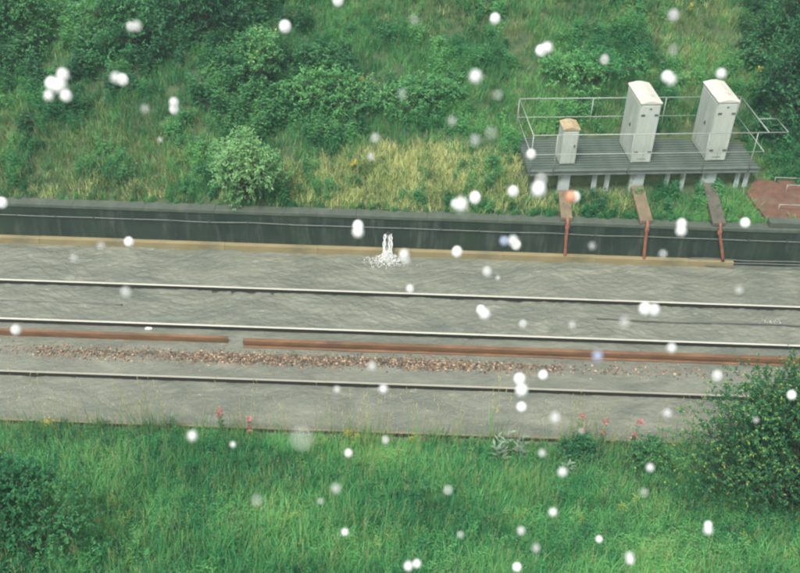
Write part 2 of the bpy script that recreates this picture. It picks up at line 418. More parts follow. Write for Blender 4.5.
# coping laid in lengths
xk = -14.0; cop = None; Lc = 1.83
while xk < 14:
    if cop is None:
        c_ = MB(); c_.box(0, Lc-0.004, -0.03, 0.27, WALL_TOP-0.10+0.002, WALL_TOP)
        cop = c_.build('coping_stone', M['coping'], wr, bevel=0.006); cc = cop
    else:
        cc = cop.copy(); COL.objects.link(cc); cc.parent = wr
    cc.location = (xk, random.uniform(-0.004,0.004), random.uniform(-0.004,0.003)); xk += Lc
for s0, s1 in ((-150,-14),(xk,150)):
    c_ = MB(); c_.box(s0, s1-0.012, -0.03, 0.27, WALL_TOP-0.10+0.002, WALL_TOP); c_.build('coping_stone', M['coping'], wr)
# cable clipped along the wall face
zc = 0.70
pts = [(x, WALL_Y-0.035, zc + 0.012*math.sin(x*2.1)*math.sin(x*0.37) - 0.01*abs(math.sin(x*math.pi/2.0))) for x in np.arange(-15, 15.01, 0.25)]
t = MB(); t.tube([(-150,WALL_Y-0.035,zc)] + pts + [(150,WALL_Y-0.035,zc)], 0.014, 8)
cb = t.build('wall_cable', M['cable_grey'], smooth=True); tag(cb, 'thin grey cable clipped along the dark wall below its coping', 'cable')
for k, x in enumerate(np.arange(-14, 14.1, 1.0)):
    if k == 0:
        t = MB(); t.box(-0.015, 0.015, -0.058, 0.0, -0.028, 0.028)
        clip = t.build('cable_clip', M['cable_black'], cb); c_ = clip
    else:
        c_ = clip.copy(); COL.objects.link(c_); c_.parent = cb
    c_.location = (x, WALL_Y, zc)
# ochre kerb at the foot of the wall, in lengths
kr = empty('kerb', (0, WALL_Y-0.002, 0), 0, 'ochre stained kerb running along the foot of the dark wall', 'kerb')
xe = P(735, 267, 0).x; kx = -14.4; ks = None
joints = P(485, 257, 0).x
while kx < xe:
    L = 2.44
    c_ = MB(); c_.box(0, min(L, xe-kx)-0.004, -0.145, -0.001, -0.3, 0.055)
    kk = c_.build('kerb_stone', M['kerb'], kr, bevel=0.005); kk.location = (kx, random.uniform(-0.006,0.006), random.uniform(-0.006,0.006)); kx += L
c_ = MB(); c_.box(-150, -14.42, -0.145, -0.001, -0.3, 0.055); c_.build('kerb_stone', M['kerb'], kr)
# bundle of grey cables that carries on where the kerb ends
for k, (dy, z, lab) in enumerate(((-0.05,0.075,'upper pale cable at the wall foot, right of the kerb end'),
                              (-0.13,0.04,'middle pale cable at the wall foot, right of the kerb end'),
                              (-0.22,0.01,'lowest pale cable at the wall foot, right of the kerb end'))):
    x0 = P(690+k*8, 266, 0).x
    pts = [(x0+(14-x0)*j/30, WALL_Y+dy+0.02*math.sin(j*0.5+k), z + (0.055-z if False else 0)+0.012*math.sin(j*0.7+k*2)) for j in range(31)]
    t = MB(); t.tube(pts+[(150, WALL_Y+dy, z)], 0.014, 8); tag(t.build('ground_cable', M['cable_grey'], smooth=True), lab, 'cable', 'cables along the wall foot')

# ------------------------------------------------------------------ ballast strip and debris
def stone_mesh(name, m, n, posf, smin, smax, flat=0.6):
    ico = bmesh.new(); bmesh.ops.create_icosphere(ico, subdivisions=1, radius=1.0)
    bv = np.array([v.co[:] for v in ico.verts]); bf = np.array([[v.index for v in f.verts] for f in ico.faces]); ico.free()
    Vs, Fs = [], []
    for k in range(n):
        x, y, z = posf()
        s = random.uniform(smin, smax) * np.array([random.uniform(0.7,1.3), random.uniform(0.7,1.3), flat*random.uniform(0.8,1.2)])
        a = random.uniform(0, 6.28); ca, sa = math.cos(a), math.sin(a)
        v = bv * (1 + rng.uniform(-0.28, 0.22, (len(bv),1))) * s
        v = np.stack([v[:,0]*ca - v[:,1]*sa, v[:,0]*sa + v[:,1]*ca, v[:,2]], -1) + np.array([x, y, z])
        Fs.append(bf + len(bv)*k); Vs.append(v)
    me = np_mesh(name, np.concatenate(Vs), np.concatenate(Fs), m)
    at = me.attributes.new('tint', 'FLOAT', 'FACE'); at.data.foreach_set('value', np.repeat(rng.uniform(0,1,n), len(bf)).astype(np.float32))
    return me
def ballast_den(px):
    if px < 40: return 0.10
    if px < 200: return 0.30
    if px < 470: return 0.9
    if px < 560: return 0.30
    if px < 640: return 0.10
    return 0.03
def ballast_pos():
    while True:
        x = random.uniform(-11.5, 11.5)
        px = 400 + x*1000/23.5
        y = random.gauss(17.34, 0.105)
        cl = 0.62 + 0.55*mn.noise(Vector((x*1.1, y*2, 5)))
        if random.random() < ballast_den(px)*cl*1.2:
            return x, y, WZ - 0.004 + 0.045*math.exp(-((y-17.32)/0.13)**2)*random.random()*(0.4+ballast_den(px))
bo = bpy.data.objects.new('ballast', stone_mesh('ballast', M['ballast'], 6500, ballast_pos, 0.014, 0.034)); COL.objects.link(bo)
tag(bo, 'strip of brown ballast stones showing above the water by the conductor rail', 'gravel', kind='stuff')
del bo['category']
def debris_pos():
    while True:
        x = random.uniform(-9.5, 7.0); y = random.gauss(17.35, 0.22)
        if 16.6 < y < 18.1 and mn.noise(Vector((x*0.8, y*1.5, 9))) > -0.12: return x, y, WZ+0.004
do = bpy.data.objects.new('floating_debris', stone_mesh('floating_debris', M['debris_red'], 900, debris_pos, 0.010, 0.024, 0.3)); COL.objects.link(do)
tag(do, 'scattered reddish brown leaf debris floating round the ballast strip', kind='stuff')

# white litter
lp = P(148, 326, -0.03)
t = MB(); t.prism([(-0.09,-0.02),(0.02,-0.035),(0.10,-0.01),(0.07,0.03),(-0.05,0.04)], -0.02, 0.035, 'z')
lo = t.build('litter', M['litter'], bevel=0.012); lo.location = (lp.x, lp.y, WZ+0.005); lo.rotation_euler = (0.1, 0.12, 0.2)
tag(lo, 'small white piece of litter floating just behind the second rail', 'litter')

# ------------------------------------------------------------------ spout of water off the wall
sp = P(387, 263, 0.0); sx = sp.x
sroot = empty('water_spout', (sx, WALL_Y, 0), 0, 'white spout of water gushing out of the dark wall onto the flood', 'water spout')
t = MB()
for k in range(11):
    ox = random.uniform(-0.10, 0.10); r0 = random.uniform(0.005, 0.014); dd = random.uniform(0.9, 1.15); pts = []; rs = []
    for j in range(13):
        u = j/12; z = 0.50 - 0.56*u*u; y = -0.02 - 0.36*dd*u
        pts.append((ox*(1+0.25*u)+0.012*math.sin(j*1.7+k*2), y+0.01*math.sin(j*2.3+k), z)); rs.append(r0*(0.75+0.9*u)*random.uniform(0.35,1.5))
    t.tube(pts, rs, 7)
t.build('falling_water', M['foam'], sroot, smooth=True)
def spray_pos():
    a = random.uniform(0, 6.28); r = abs(random.gauss(0, 0.17)); h = max(0, 0.22*math.exp(-(r/0.20)**2)*random.random()**1.5*1.6)
    return r*math.cos(a)*1.5+0.02, -0.40 + r*math.sin(a)*0.75, WZ + 0.01 + h
so_ = bpy.data.objects.new('splash', stone_mesh('splash', M['foam'], 1100, spray_pos, 0.005, 0.020, 0.8)); COL.objects.link(so_); so_.parent = sroot
so_['kind'] = 'stuff'
t = MB(); t.tube([(0,0.05,0.52),(0,-0.06,0.52)], 0.05, 12); t.build('drain_pipe', M['cable_black'], sroot)
sp2 = P(770, 322, WZ)
def splash2(): 
    return random.gauss(0, 0.14), random.gauss(0, 0.05), 0.008 + random.random()*0.02
s2 = bpy.data.objects.new('ripple_foam', stone_mesh('ripple_foam', M['foam'], 40, splash2, 0.006, 0.016, 0.5)); COL.objects.link(s2)
s2.location = sp2; tag(s2, 'small patch of white foam where the submerged cable breaks the water', kind='stuff')

# ------------------------------------------------------------------ equipment platform
DZ = 2.10
PSI = R(5.6)
O = P(529, 171, DZ)
pr = empty('equipment_platform', O, PSI, 'grey slatted metal platform on stilts with pipe railings behind the wall', 'platform')
u = Vector((math.cos(PSI), math.sin(PSI), 0)); vv = Vector((-math.sin(PSI), math.cos(PSI), 0))
def loc(px, py, z=DZ):
    d = P(px, py, z) - O; return d.dot(u), d.dot(vv)
PL = loc(759, 168)[0]; PD = 1.95
print('platform length', PL)
ns = 15; sw = PD/ns
for k in range(ns):
    if k == 0:
        t = MB(); t.box(0, PL, 0.0, sw*0.62, -0.03, 0.0); slat = t.build('slat', M['deck'], pr); s_ = slat
    else:
        s_ = slat.copy(); COL.objects.link(s_); s_.parent = pr
    s_.location = (0, 0.01+k*sw, random.uniform(-0.004,0.004))
for k in range(9):
    x = PL*k/8 + (0.03 if k == 0 else (-0.03 if k == 8 else 0))
    t = MB(); t.box(x-0.03, x+0.03, 0.02, PD-0.02, -0.108, -0.0405); t.build('cross_beam', M['beam'], pr)
for y in (-0.028, PD+0.002):
    t = MB(); t.prism([(y,-0.11),(y+0.024,-0.11),(y+0.024,0.012),(y,0.012)], -0.02, PL+0.02); 
    t.box(-0.02, PL+0.02, y-0.035, y-0.001, -0.11, -0.097); t.box(-0.02, PL+0.02, y-0.035, y-0.001, 0.0, 0.012)
    t.build('edge_beam', M['beam'], pr)
# stilts
for px in (597, 610, 671, 687, 743, 752):
    lx = loc(px, 178, DZ-0.2)[0]; ly = 0.12
    wx_, wy_ = (O + u*lx + vv*ly).xy
    gz = ground(wx_, wy_) - DZ - 0.15
    t = MB()
    t.box(lx-0.065, lx+0.065, ly-0.004, ly+0.004, gz, -0.112); t.box(lx-0.035, lx-0.028, ly-0.04, ly-0.005, gz, -0.112)
    t.prism([(lx-0.035,-0.30),(lx+0.035,-0.30),(lx+0.10,-0.114),(lx-0.10,-0.114)], ly+0.005, ly+0.013, 'y')
    t.build('leg', M['duct'], pr)
for lx in np.linspace(0.2, PL-0.2, 5):
    wx_, wy_ = (O + u*lx + vv*(PD-0.15)).xy
    gz = ground(wx_, wy_) - DZ - 0.2
    if gz < -0.25:
        t = MB(); t.box(lx-0.035, lx+0.035, PD-0.15, PD-0.08, gz, -0.112); t.build('leg', M['beam'], pr)
# railings
RH, RM = 1.05, 0.50
rr = 0.013
xext = loc(790, 134, DZ+RH)[0]
def pipe(pts, r=rr): 
    t = MB(); t.tube(pts, r, 8); return t.build('rail_pipe', M['railing'], pr, smooth=True)
yF, yB = -0.05, PD+0.05
pipe([(0,yF,RH),(xext,yF,RH)])
pipe([(0,yF,RM),(PL,yF,RM)], 0.010)
pipe([(0,yB,RH),(PL,yB,RH)]); pipe([(0,yB,RM),(PL,yB,RM)], 0.010)
for x, s in ((0,-1),(PL,1)):
    pipe([(x,yF,RH),(x,yB,RH)]); pipe([(x,yF,RM),(x,yB,RM)], 0.010)
# side loop of the railing at the right end
pipe([(PL,yF+0.75,RH),(xext-0.02,yF+0.75,RH)], 0.010); pipe([(xext,yF,RH),(xext-0.02,yF+0.75,RH)], 0.010)
for px in (531, 560, 638, 715, 764):
    lx = max(0.0, min(PL, loc(px, 140, DZ+RH)[0]))
    t = MB(); t.tube([(lx,yF-0.005,-0.10),(lx,yF,RH-0.01)], 0.012, 8); t.build('railing_post', M['railing'], pr, smooth=True)
for lx in (0.0, PL*0.33, PL*0.66, PL):
    t = MB(); t.tube([(lx,yB+0.005,-0.10),(lx,yB,RH-0.01)], 0.012, 8); t.build('railing_post', M['railing'], pr, smooth=True)

# ------------------------------------------------------------------ cabinets
def cabinet(px, py, wd, dp, ht, label, roofm, hinges=True, rz=R(6.5)):
    p = P(px, py, DZ+0.005)
    root = empty('equipment_cabinet', p, rz, label, 'cabinet', 'equipment cabinets on the platform')
    b_ = MB(); b_.box(0.02, wd-0.02, 0.02, dp-0.02, 0.0, 0.019); b_.build('plinth', M['cab_base'], root)
    b_ = MB(); b_.box(0, wd, 0, dp, 0.02, ht); b_.build('body', M['cab'], root, bevel=0.006)
    rz_ = 0.055 if ht > 1.3 else 0.05; ov = 0.025
    b_ = MB(); b_.prism([(-ov,ht+0.003),(wd+ov,ht+0.003),(wd+ov,ht+0.03),(wd*0.62,ht+0.03+rz_),(wd*0.38,ht+0.03+rz_),(-ov,ht+0.03)], -ov, dp+ov, 'y')
    b_.build('roof', roofm, root, bevel=0.004)
    # front door and side doors stand a little proud of the body
    d_ = MB(); d_.box(0.03, wd-0.03, -0.018, -0.001, 0.05, ht-0.05); dr = d_.build('door', M['cab'], root, bevel=0.004)
    if hinges:
        hz = [ht-0.30, 0.34]
        for z in hz:
            for x in (0.035, wd-0.135):
                h = MB(); h.box(x, x+0.10, -0.034, -0.019, z-0.022, z+0.022); h.build('hinge', M['cab_dark'], dr)
        v_ = MB(); v_.prism([(wd*0.5+0.035*math.cos(k*math.pi/4), ht-0.13+0.022*math.sin(k*math.pi/4)) for k in range(8)], -0.026, -0.019, 'y'); v_.build('vent', M['cab_dark'], dr)
        g_ = MB(); g_.box(wd*0.3, wd*0.7, -0.0225, -0.019, 0.13, 0.145); g_.build('door_seam', M['cab_dark'], dr)
        # two side doors on the left flank
        for y0, y1 in ((0.04, dp*0.5-0.008), (dp*0.5+0.008, dp-0.04)):
            d2 = MB(); d2.box(-0.016, -0.001, y0, y1, 0.12, ht-0.06); s2_ = d2.build('side_door', M['cab'], root, bevel=0.004)
            if y0 < 0.1:
                l = MB(); l.box(-0.032, -0.017, y1-0.10, y1-0.04, ht*0.52-0.05, ht*0.52+0.05); l.build('lock', M['cab_dark'], s2_)
                l = MB(); l.box(-0.06, -0.033, y1-0.08, y1-0.06, ht*0.52-0.012, ht*0.52+0.012); l.build('handle', M['cab_dark'], s2_)
    else:
        l = MB(); l.box(wd*0.75, wd*0.84, -0.03, -0.019, ht*0.55-0.04, ht*0.55+0.04); l.build('lock', M['cab_dark'], dr)
    return root
cabinet(559.5, 165, 0.40, 0.48, 1.00, 'small short grey cabinet with rust and lichen stained top', M['cab_rust_roof'], False)
cabinet(630.5, 163.5, 0.52, 1.15, 1.70, 'tall pale grey cabinet in the middle of the platform', M['cab_roof'])
cabinet(705, 161.5, 0.53, 1.15, 1.70, 'tall pale grey cabinet at the right end of the platform', M['cab_roof'])

# ------------------------------------------------------------------ ducts, covers and rusty pipes below the platform
for px, wdt, lab, cm in ((566, 0.30, 'leftmost', 'cover'), (640, 0.38, 'middle', 'cover'), (713, 0.38, 'rightmost', 'cover_dark')):
    lx = loc(px, 178, DZ-0.2)[0]; base = O + u*lx + vv*0.05
    gz = ground(base.x, base.y)
    t = MB(); t.box(-wdt/2, wdt/2, 0.02, 0.14, gz-base.z-0.2, -0.125)
    d_ = t.build('cable_duct', M['duct'], bevel=0.006); d_.location = base; d_.rotation_euler.z = PSI
    names = {'leftmost': 'below the small rusty topped cabinet', 'middle': 'below the middle tall cabinet', 'rightmost': 'below the right tall cabinet'}[lab]
    tag(d_, 'flat blue grey upright duct ' + names, 'duct', 'upright cable ducts under the platform')
    # sloping cover from the duct down the bank to the coping
    d_y = base.y - 0.02
    tx = {566: 570, 640: 650, 713: 722}[px]
    end = P(tx-4, {566: 216, 640: 221, 713: 222}[px], WALL_TOP+0.06); end.y = WALL_Y+0.02
    start = Vector((base.x, d_y-0.05, gz+0.22))
    dirv = (end-start); side = Vector((dirv.y, -dirv.x, 0)).normalized()*-1
    t = MB(); hw = 0.17 if px != 566 else 0.15
    upv = Vector((0,0,0.05))
    vs = [start-side*hw, start+side*hw, end+side*hw, end-side*hw]
    t.add([a_ - upv for a_ in vs]+[a_ + upv for a_ in vs], [(0,1,2,3),(7,6,5,4),(0,4,5,1),(1,5,6,2),(2,6,7,3),(3,7,4,0)])
    c_ = t.build('cable_cover', M[cm], bevel=0.008)
    tag(c_, {'leftmost':'short mossy brown sloping cover','middle':'light brown sloping cover board','rightmost':'dark sloping cover board'}[lab] + ' on the bank ' + names, 'cover', 'sloping covers between ducts and wall')
    # rusty pipe from the coping down the wall face
    bx = {566: P(565, 258, 0.0).x, 640: P(644.5, 262, 0.0).x, 713: P(722, 262, 0.0).x}[px]
    r_ = 0.042
    top = Vector((end.x+0.02, WALL_Y-0.10, WALL_TOP+0.02)); 
    pts = [Vector((end.x+0.02, WALL_Y+0.10, WALL_TOP+0.075)), Vector((end.x+0.02, WALL_Y-0.02, WALL_TOP+0.085)), Vector((end.x+0.02, WALL_Y-0.085, WALL_TOP+0.03)), top + Vector((0,0,-0.1))]
    for k in range(1, 9):
        uu = k/8; pts.append(Vector((top.x+(bx-top.x)*uu**1.3+ (0.03*math.sin(uu*3.1) if px==713 else 0), WALL_Y-0.10+0.0*uu, WALL_TOP-0.1+( {566:-0.0,640:-0.04,713:0.06}[px]-WALL_TOP+0.1)*uu)))
    t = MB(); t.tube(pts, r_, 10); pp = t.build('rusty_pipe', M['rust_pipe'], smooth=True)
    tag(pp, {'leftmost':'slanting rusty red pipe running down the wall, leftmost of three','middle':'straight rusty red pipe down the wall, middle of three','rightmost':'slightly bent thin rusty pipe down the wall, rightmost of three'}[lab], 'pipe', 'rusty pipes down the wall face')
    t = MB(); t.tube([pts[3]+Vector((0,0,0.02)), pts[3]-Vector((0,0,0.06))], r_*1.35, 10); t.build('collar', M['rust_pipe'], pp, smooth=False)

# ------------------------------------------------------------------ red brown walkway with kerb and handrail at the right
c0 = P(768, 219, WALL_TOP+0.1); y0 = WALL_Y+0.32
def bz(x, y): return WALL_TOP + 0.08 + (y-y0)*0.36
x0 = c0.x
prof = [(x0, y0), (x0-0.22, y0+0.40), (x0-0.40, y0+0.85), (x0-0.12, y0+1.25)]
t = MB(); top = [(x, y, bz(x,y)) for x, y in prof]; far = [(x0+6.0, y, bz(x,y)) for x, y in prof]
vs = top+far+[(a_[0],a_[1],a_[2]-0.4) for a_ in top+far]
fs = []
for k in range(3):
    fs.append((k, k+1, 4+k+1, 4+k)); fs.append((8+k, 12+k, 12+k+1, 8+k+1)); fs.append((k+1, k, 8+k, 8+k+1)); fs.append((4+k, 4+k+1, 12+k+1, 12+k))
fs += [(0,4,12,8),(3,11,15,7)]
t.add(vs, fs); wk = t.build('walkway', M['red_path']); tag(wk, 'red brown sloping walkway surface at the right edge above the wall', kind='structure')
t = MB(); t.box(x0-0.02, x0+6.0, WALL_Y+0.05, WALL_Y+0.315, WALL_TOP+0.004, WALL_TOP+0.16)
tag(t.build('concrete_edging', M['coping'], bevel=0.01), 'grey concrete edging block in front of the red brown walkway', 'edging')
hr = empty('walkway_handrail', (x0, y0, 0), 0, 'low pale pipe handrail across the red brown walkway', 'handrail')
for (px_, py_, yy_) in ((779, 204.5, 0.25), (787, 185, 0.85), (775, 177.5, 1.2)):
    rd = ray(px_, py_); pt = Vector((0, 0, CAM_H)) + rd*((y0+yy_)/rd.y)
    xx_, z = pt.x - x0, pt.z
    t = MB(); t.tube([(xx_, yy_, z), (6.0, yy_, z)], 0.011, 8); t.build('rail_pipe', M['railing'], hr, smooth=True)
    for q_ in (xx_+0.02, xx_+1.9):
        t = MB(); t.tube([(q_, yy_, z), (q_, yy_, min(z-0.05, bz(0, y0+yy_)-0.02))], 0.010, 8); t.build('railing_post', M['railing'], hr, smooth=True)
    print('walk rail', xx_, yy_, z, bz(0, y0+yy_))

# ------------------------------------------------------------------ plants: parts library
class LB:
    """collects leaves and blades with a tint per face"""
    def __init__(s): s.v = []; s.f = []; s.t = []; s.m = []
    def tri(s, a, b, c, tint, m=0): o = len(s.v); s.v += [a, b, c]; s.f.append((o,o+1,o+2)); s.t.append(tint); s.m.append(m)
    def leaf(s, p, d, L, W, tint, m=0, droop=0.25):
        d = Vector(d).normalized(); sd_ = d.cross(Vector((random.uniform(-.35,.35), random.uniform(-.35,.35), 1)))
        if sd_.length < 0.01: sd_ = Vector((1,0,0))
        sd_.normalize(); nn = sd_.cross(d)
        p = Vector(p); mid = p + d*L*0.5; tip = p + d*L - Vector((0,0,L*droop))
        o = len(s.v); s.v += [tuple(p), tuple(mid+sd_*W*0.5+nn*W*0.12), tuple(tip), tuple(mid-sd_*W*0.5+nn*W*0.12)]
        s.f += [(o,o+1,o+2), (o,o+2,o+3)]; s.t += [tint]*2; s.m += [m]*2
    def blade(s, p, lean, H, W, tint, m=0, seg=3, curl=0.5):
        a = random.uniform(0, 6.28) if lean is None else lean
        dx, dy = math.cos(a), math.sin(a); sx_, sy_ = -dy, dx
        bend = random.uniform(0.1, curl)*H; o = len(s.v)
        for k in range(seg):
            u_ = k/seg; ww = W*(1-u_*0.6)*0.5
            c = (p[0]+dx*bend*u_*u_, p[1]+dy*bend*u_*u_, p[2]+H*u_*(1-0.25*u_*bend/H))
            s.v += [(c[0]-sx_*ww, c[1]-sy_*ww, c[2]), (c[0]+sx_*ww, c[1]+sy_*ww, c[2])]
        s.v.append((p[0]+dx*bend, p[1]+dy*bend, p[2]+H*(1-0.25*bend/H)))
        for k in range(seg-1):
            i_ = o+2*k; s.f.append((i_,i_+1,i_+3)); s.f.append((i_,i_+3,i_+2)); s.t += [tint]*2; s.m += [m]*2
        i_ = o+2*(seg-1); s.f.append((i_,i_+1,o+2*seg)); s.t.append(tint); s.m.append(m)
    def mesh(s, name, mats):
        me = np_mesh(name, np.array(s.v), np.array(s.f), mats)
        if len(mats) > 1: me.polygons.foreach_set('material_index', np.array(s.m, dtype=np.int32))
        at = me.attributes.new('tint', 'FLOAT', 'FACE'); at.data.foreach_set('value', np.array(s.t, np.float32))
        return me
def collection_of(name, meshes):
    c = bpy.data.collections.new(name)
    for k, me in enumerate(meshes):
        o_ = bpy.data.objects.new(name+'_%02d' % k, me); c.objects.link(o_)
    return c
def grass_tuft(mats, n, h0, h1, wd, rad, seeds=0, curl=0.6):
    L = LB()
    for _ in range(n):
        a = random.uniform(0,6.28); r = rad*math.sqrt(random.random())
        L.blade((r*math.cos(a), r*math.sin(a), -0.03), None, random.uniform(h0,h1), wd*random.uniform(0.7,1.3), random.random(), 0, 3, curl)
    for _ in range(seeds):
        a = random.uniform(0,6.28); r = rad*random.random(); H = h1*random.uniform(1.0,1.5)
        la = random.uniform(0,6.28); b_ = random.uniform(0.02,0.15)*H
        L.blade((r*math.cos(a), r*math.sin(a), 0), la, H, wd*0.5, random.random(), 1, 3, 0.2)
        for k in range(9):
            u_ = 0.78+0.22*k/8
            L.leaf((r*math.cos(a)+math.cos(la)*b_*u_, r*math.sin(a)+math.sin(la)*b_*u_, H*u_*0.97), (random.uniform(-1,1),random.uniform(-1,1),1.2), 0.035, 0.010, random.random(), 1, 0)
    return L.mesh('tuft', mats)
def weed(mats, stems, H, ll, lw, rad, n=14, flower=None):
    L = LB()
    for _ in range(stems):
        a = random.uniform(0,6.28); r = rad*random.random(); la = random.uniform(0,6.28); h = H*random.uniform(0.6,1.1); b_ = random.uniform(0.05,0.35)*h
        L.blade((r*math.cos(a), r*math.sin(a), -0.02), la, h, 0.012, random.random(), 0, 3, 0.3)
        for k in range(n):
            u_ = (k+0.6)/n; ph = k*2.4 + a
            p = (r*math.cos(a)+math.cos(la)*b_*u_*u_, r*math.sin(a)+math.sin(la)*b_*u_*u_, h*u_)
            s_ = ll*(1.15-0.6*u_)*random.uniform(0.7,1.2)
            L.leaf(p, (math.cos(ph), math.sin(ph), random.uniform(0.1,0.7)), s_, s_*lw, random.random()*0.7+0.3*u_, 0, 0.3)
        if flower is not None:
            for k in range(14):
                L.leaf((p[0]+random.gauss(0,0.015), p[1]+random.gauss(0,0.015), h*0.86+0.2*h*k/14), (random.uniform(-1,1),random.uniform(-1,1),0.5), 0.035, 0.028, random.random(), 1, 0)
    return L.mesh('weed', mats)

random.seed(21)
C_edge = collection_of('edge_stems', [grass_tuft([GREEN, SEED], 7, 0.35, 0.80, 0.008, 0.10, 2, 0.22) for _ in range(5)])
C_green = collection_of('green_tufts', [grass_tuft([GREEN, SEED], 26, 0.16, 0.42, 0.014, 0.16, 0, 0.8) for _ in range(7)])
C_tall = collection_of('tall_tufts', [grass_tuft([GREEN, SEED], 24, 0.35, 0.75, 0.013, 0.17, 1, 0.45) for _ in range(7)])
C_lush = collection_of('lush_tufts', [grass_tuft([GREEN2, SEED], 26, 0.2, 0.5, 0.018, 0.18, 0, 0.8) for _ in range(6)])
C_olive = collection_of('olive_tufts', [grass_tuft([OLIVE, SEED], 26, 0.14, 0.36, 0.014, 0.17, 1, 0.8) for _ in range(6)])
C_straw = collection_of('straw_tufts', [grass_tuft([STRAW, SEED], 24, 0.10, 0.34, 0.014, 0.17, 1, 0.9) for _ in range(6)])
C_stem = collection_of('dry_stems', [grass_tuft([STRAW, SEED], 4, 0.3, 0.7, 0.008, 0.12, 4, 0.3) for _ in range(5)])
C_weed = collection_of('leafy_weeds', [weed([LEAFM], 5, 0.42, 0.13, 0.42, 0.14) for _ in range(4)] + [weed([GREEN2], 7, 0.5, 0.11, 0.3, 0.16, 16) for _ in range(3)])
C_dark = collection_of('dark_weeds', [weed([LEAFD], 7, 0.55, 0.14, 0.45, 0.2, 16) for _ in range(5)])
C_yel = collection_of('yellow_weeds', [weed([LEAFY], 5, 0.35, 0.10, 0.4, 0.15) for _ in range(3)])

def scatter(name, coll, pts, scl, label):
    n_ = len(pts); me = bpy.data.meshes.new(name); me.vertices.add(n_)
    me.vertices.foreach_set('co', np.array(pts, np.float32).ravel())
    rot = np.stack([rng.normal(0,0.12,n_), rng.normal(0,0.12,n_), rng.uniform(0,6.28,n_)], -1)
    a = me.attributes.new('rot','FLOAT_VECTOR','POINT'); a.data.foreach_set('vector', rot.astype(np.float32).ravel())
    a = me.attributes.new('scl','FLOAT','POINT'); a.data.foreach_set('value', np.array(scl, np.float32))
    a = me.attributes.new('pick','INT','POINT'); a.data.foreach_set('value', rng.integers(0, len(coll.objects), n_).astype(np.int32))
    o_ = bpy.data.objects.new(name, me); COL.objects.link(o_)
    ng = bpy.data.node_groups.new(name, 'GeometryNodeTree')
    ng.interface.new_socket('Geometry', in_out='INPUT', socket_type='NodeSocketGeometry')
    ng.interface.new_socket('Geometry', in_out='OUTPUT', socket_type='NodeSocketGeometry')
    N = ng.nodes; gi = N.new('NodeGroupInput'); go = N.new('NodeGroupOutput')
    ip = N.new('GeometryNodeInstanceOnPoints'); ci = N.new('GeometryNodeCollectionInfo')
    ci.inputs['Collection'].default_value = coll; ci.inputs['Separate Children'].default_value = True; ci.inputs['Reset Children'].default_value = True
    def na(nm, ty):
        q_ = N.new('GeometryNodeInputNamedAttribute'); q_.data_type = ty; q_.inputs['Name'].default_value = nm; return q_.outputs['Attribute']
    er = N.new('FunctionNodeEulerToRotation'); lk = ng.links.new
    lk(na('rot','FLOAT_VECTOR'), er.inputs[0]); lk(er.outputs[0], ip.inputs['Rotation'])
    lk(na('scl','FLOAT'), ip.inputs['Scale']); lk(na('pick','INT'), ip.inputs['Instance Index'])
    ip.inputs['Pick Instance'].default_value = True
    lk(ci.outputs[0], ip.inputs['Instance']); lk(gi.outputs[0], ip.inputs['Points']); lk(ip.outputs[0], go.inputs[0])
    md_ = o_.modifiers.new('scatter', 'NODES'); md_.node_group = ng
    tag(o_, label, kind='stuff'); return o_

def sm(a, b, x): 
    t_ = max(0, min(1, (x-a)/(b-a))); return t_*t_*(3-2*t_)
def sample(n_, ylo, yhi, wfun, xhalf=14.0):
    pts = []; sc_ = []
    for _ in range(n_):
        y = random.uniform(ylo, yhi); x = random.uniform(-xhalf, xhalf)
        z = ground(x, y); px, py = pix((x, y, z))
        if px < -120 or px > 920 or py < -70 or py > 640: continue
        k = wfun(x, y, px, py)
        if random.random() < k[0]: pts.append((x, y, z)); sc_.append(k[1]*random.uniform(0.75, 1.3))
    return pts, sc_
def nz(x, y, s, seed): return mn.noise(Vector((x*s, y*s, seed)))
def blob(px, py, cx, cy, rx, ry): return max(0, 1 - ((px-cx)/rx)**2 - ((py-cy)/ry)**2)

# far bank region weights, in the bank's own plan (read off through the sight lines)
def w_straw(px, py):
    k = 2.2*blob(px, py, 420, 192, 150, 50) + 0.9*blob(px, py, 560, 200, 90, 30) + 0.5*blob(px, py, 330, 195, 70, 40) + 0.18*blob(px, py, 120, 190, 150, 22)
    return min(1, k)
def w_olive(px, py):
    k = 0.75*sm(240, 120, px)*sm(85, 135, py) + 0.6*blob(px, py, 480, 5, 150, 45) + 0.6*blob(px, py, 690, 50, 75, 110) + 0.5*blob(px, py, 640, 10, 90, 40) + 0.3*blob(px, py, 590, 105, 70, 20)
    return min(1, k)
def w_dark(px, py):
    k = 1.0*sm(90, 40, py)*sm(330, 230, px) + 0.9*blob(px, py, 300, 105, 110, 60) + 1.0*sm(725, 765, px)*sm(160, 110, py) + 0.5*blob(px, py, 30, 50, 120, 90)
    return min(1, k)
def excl(x, y):   # under the platform and on the red walkway
    d = Vector((x, y, 0)) - Vector((O.x, O.y, 0)); a_, b_ = d.dot(u), d.dot(vv)
    if -0.05 < a_ < PL+0.05 and -0.0 < b_ < PD-0.15: return True
    return x > x0-0.3 and y < y0+1.3
FB0 = WALL_Y+0.36
def f_green(x, y, px, py):
    if excl(x,y): return (0,0)
    k = 1 - 0.9*w_straw(px,py) - 0.8*w_olive(px,py) - 0.5*w_dark(px,py)
    return (max(0.03,k)*(0.7+0.6*nz(x,y,0.8,1)), 0.85)
def f_straw(x, y, px, py):
    if excl(x,y): return (0,0)
    k = w_straw(px,py)*(1.2+0.9*nz(x,y,1.3,3)) + 0.04*w_olive(px,py)
    return (k, 0.85)
def f_olive(x, y, px, py):
    if excl(x,y): return (0,0)
    return (w_olive(px,py)*(0.9+0.7*nz(x,y,1.1,5)) + 0.35*w_straw(px,py)+0.05, 0.85)
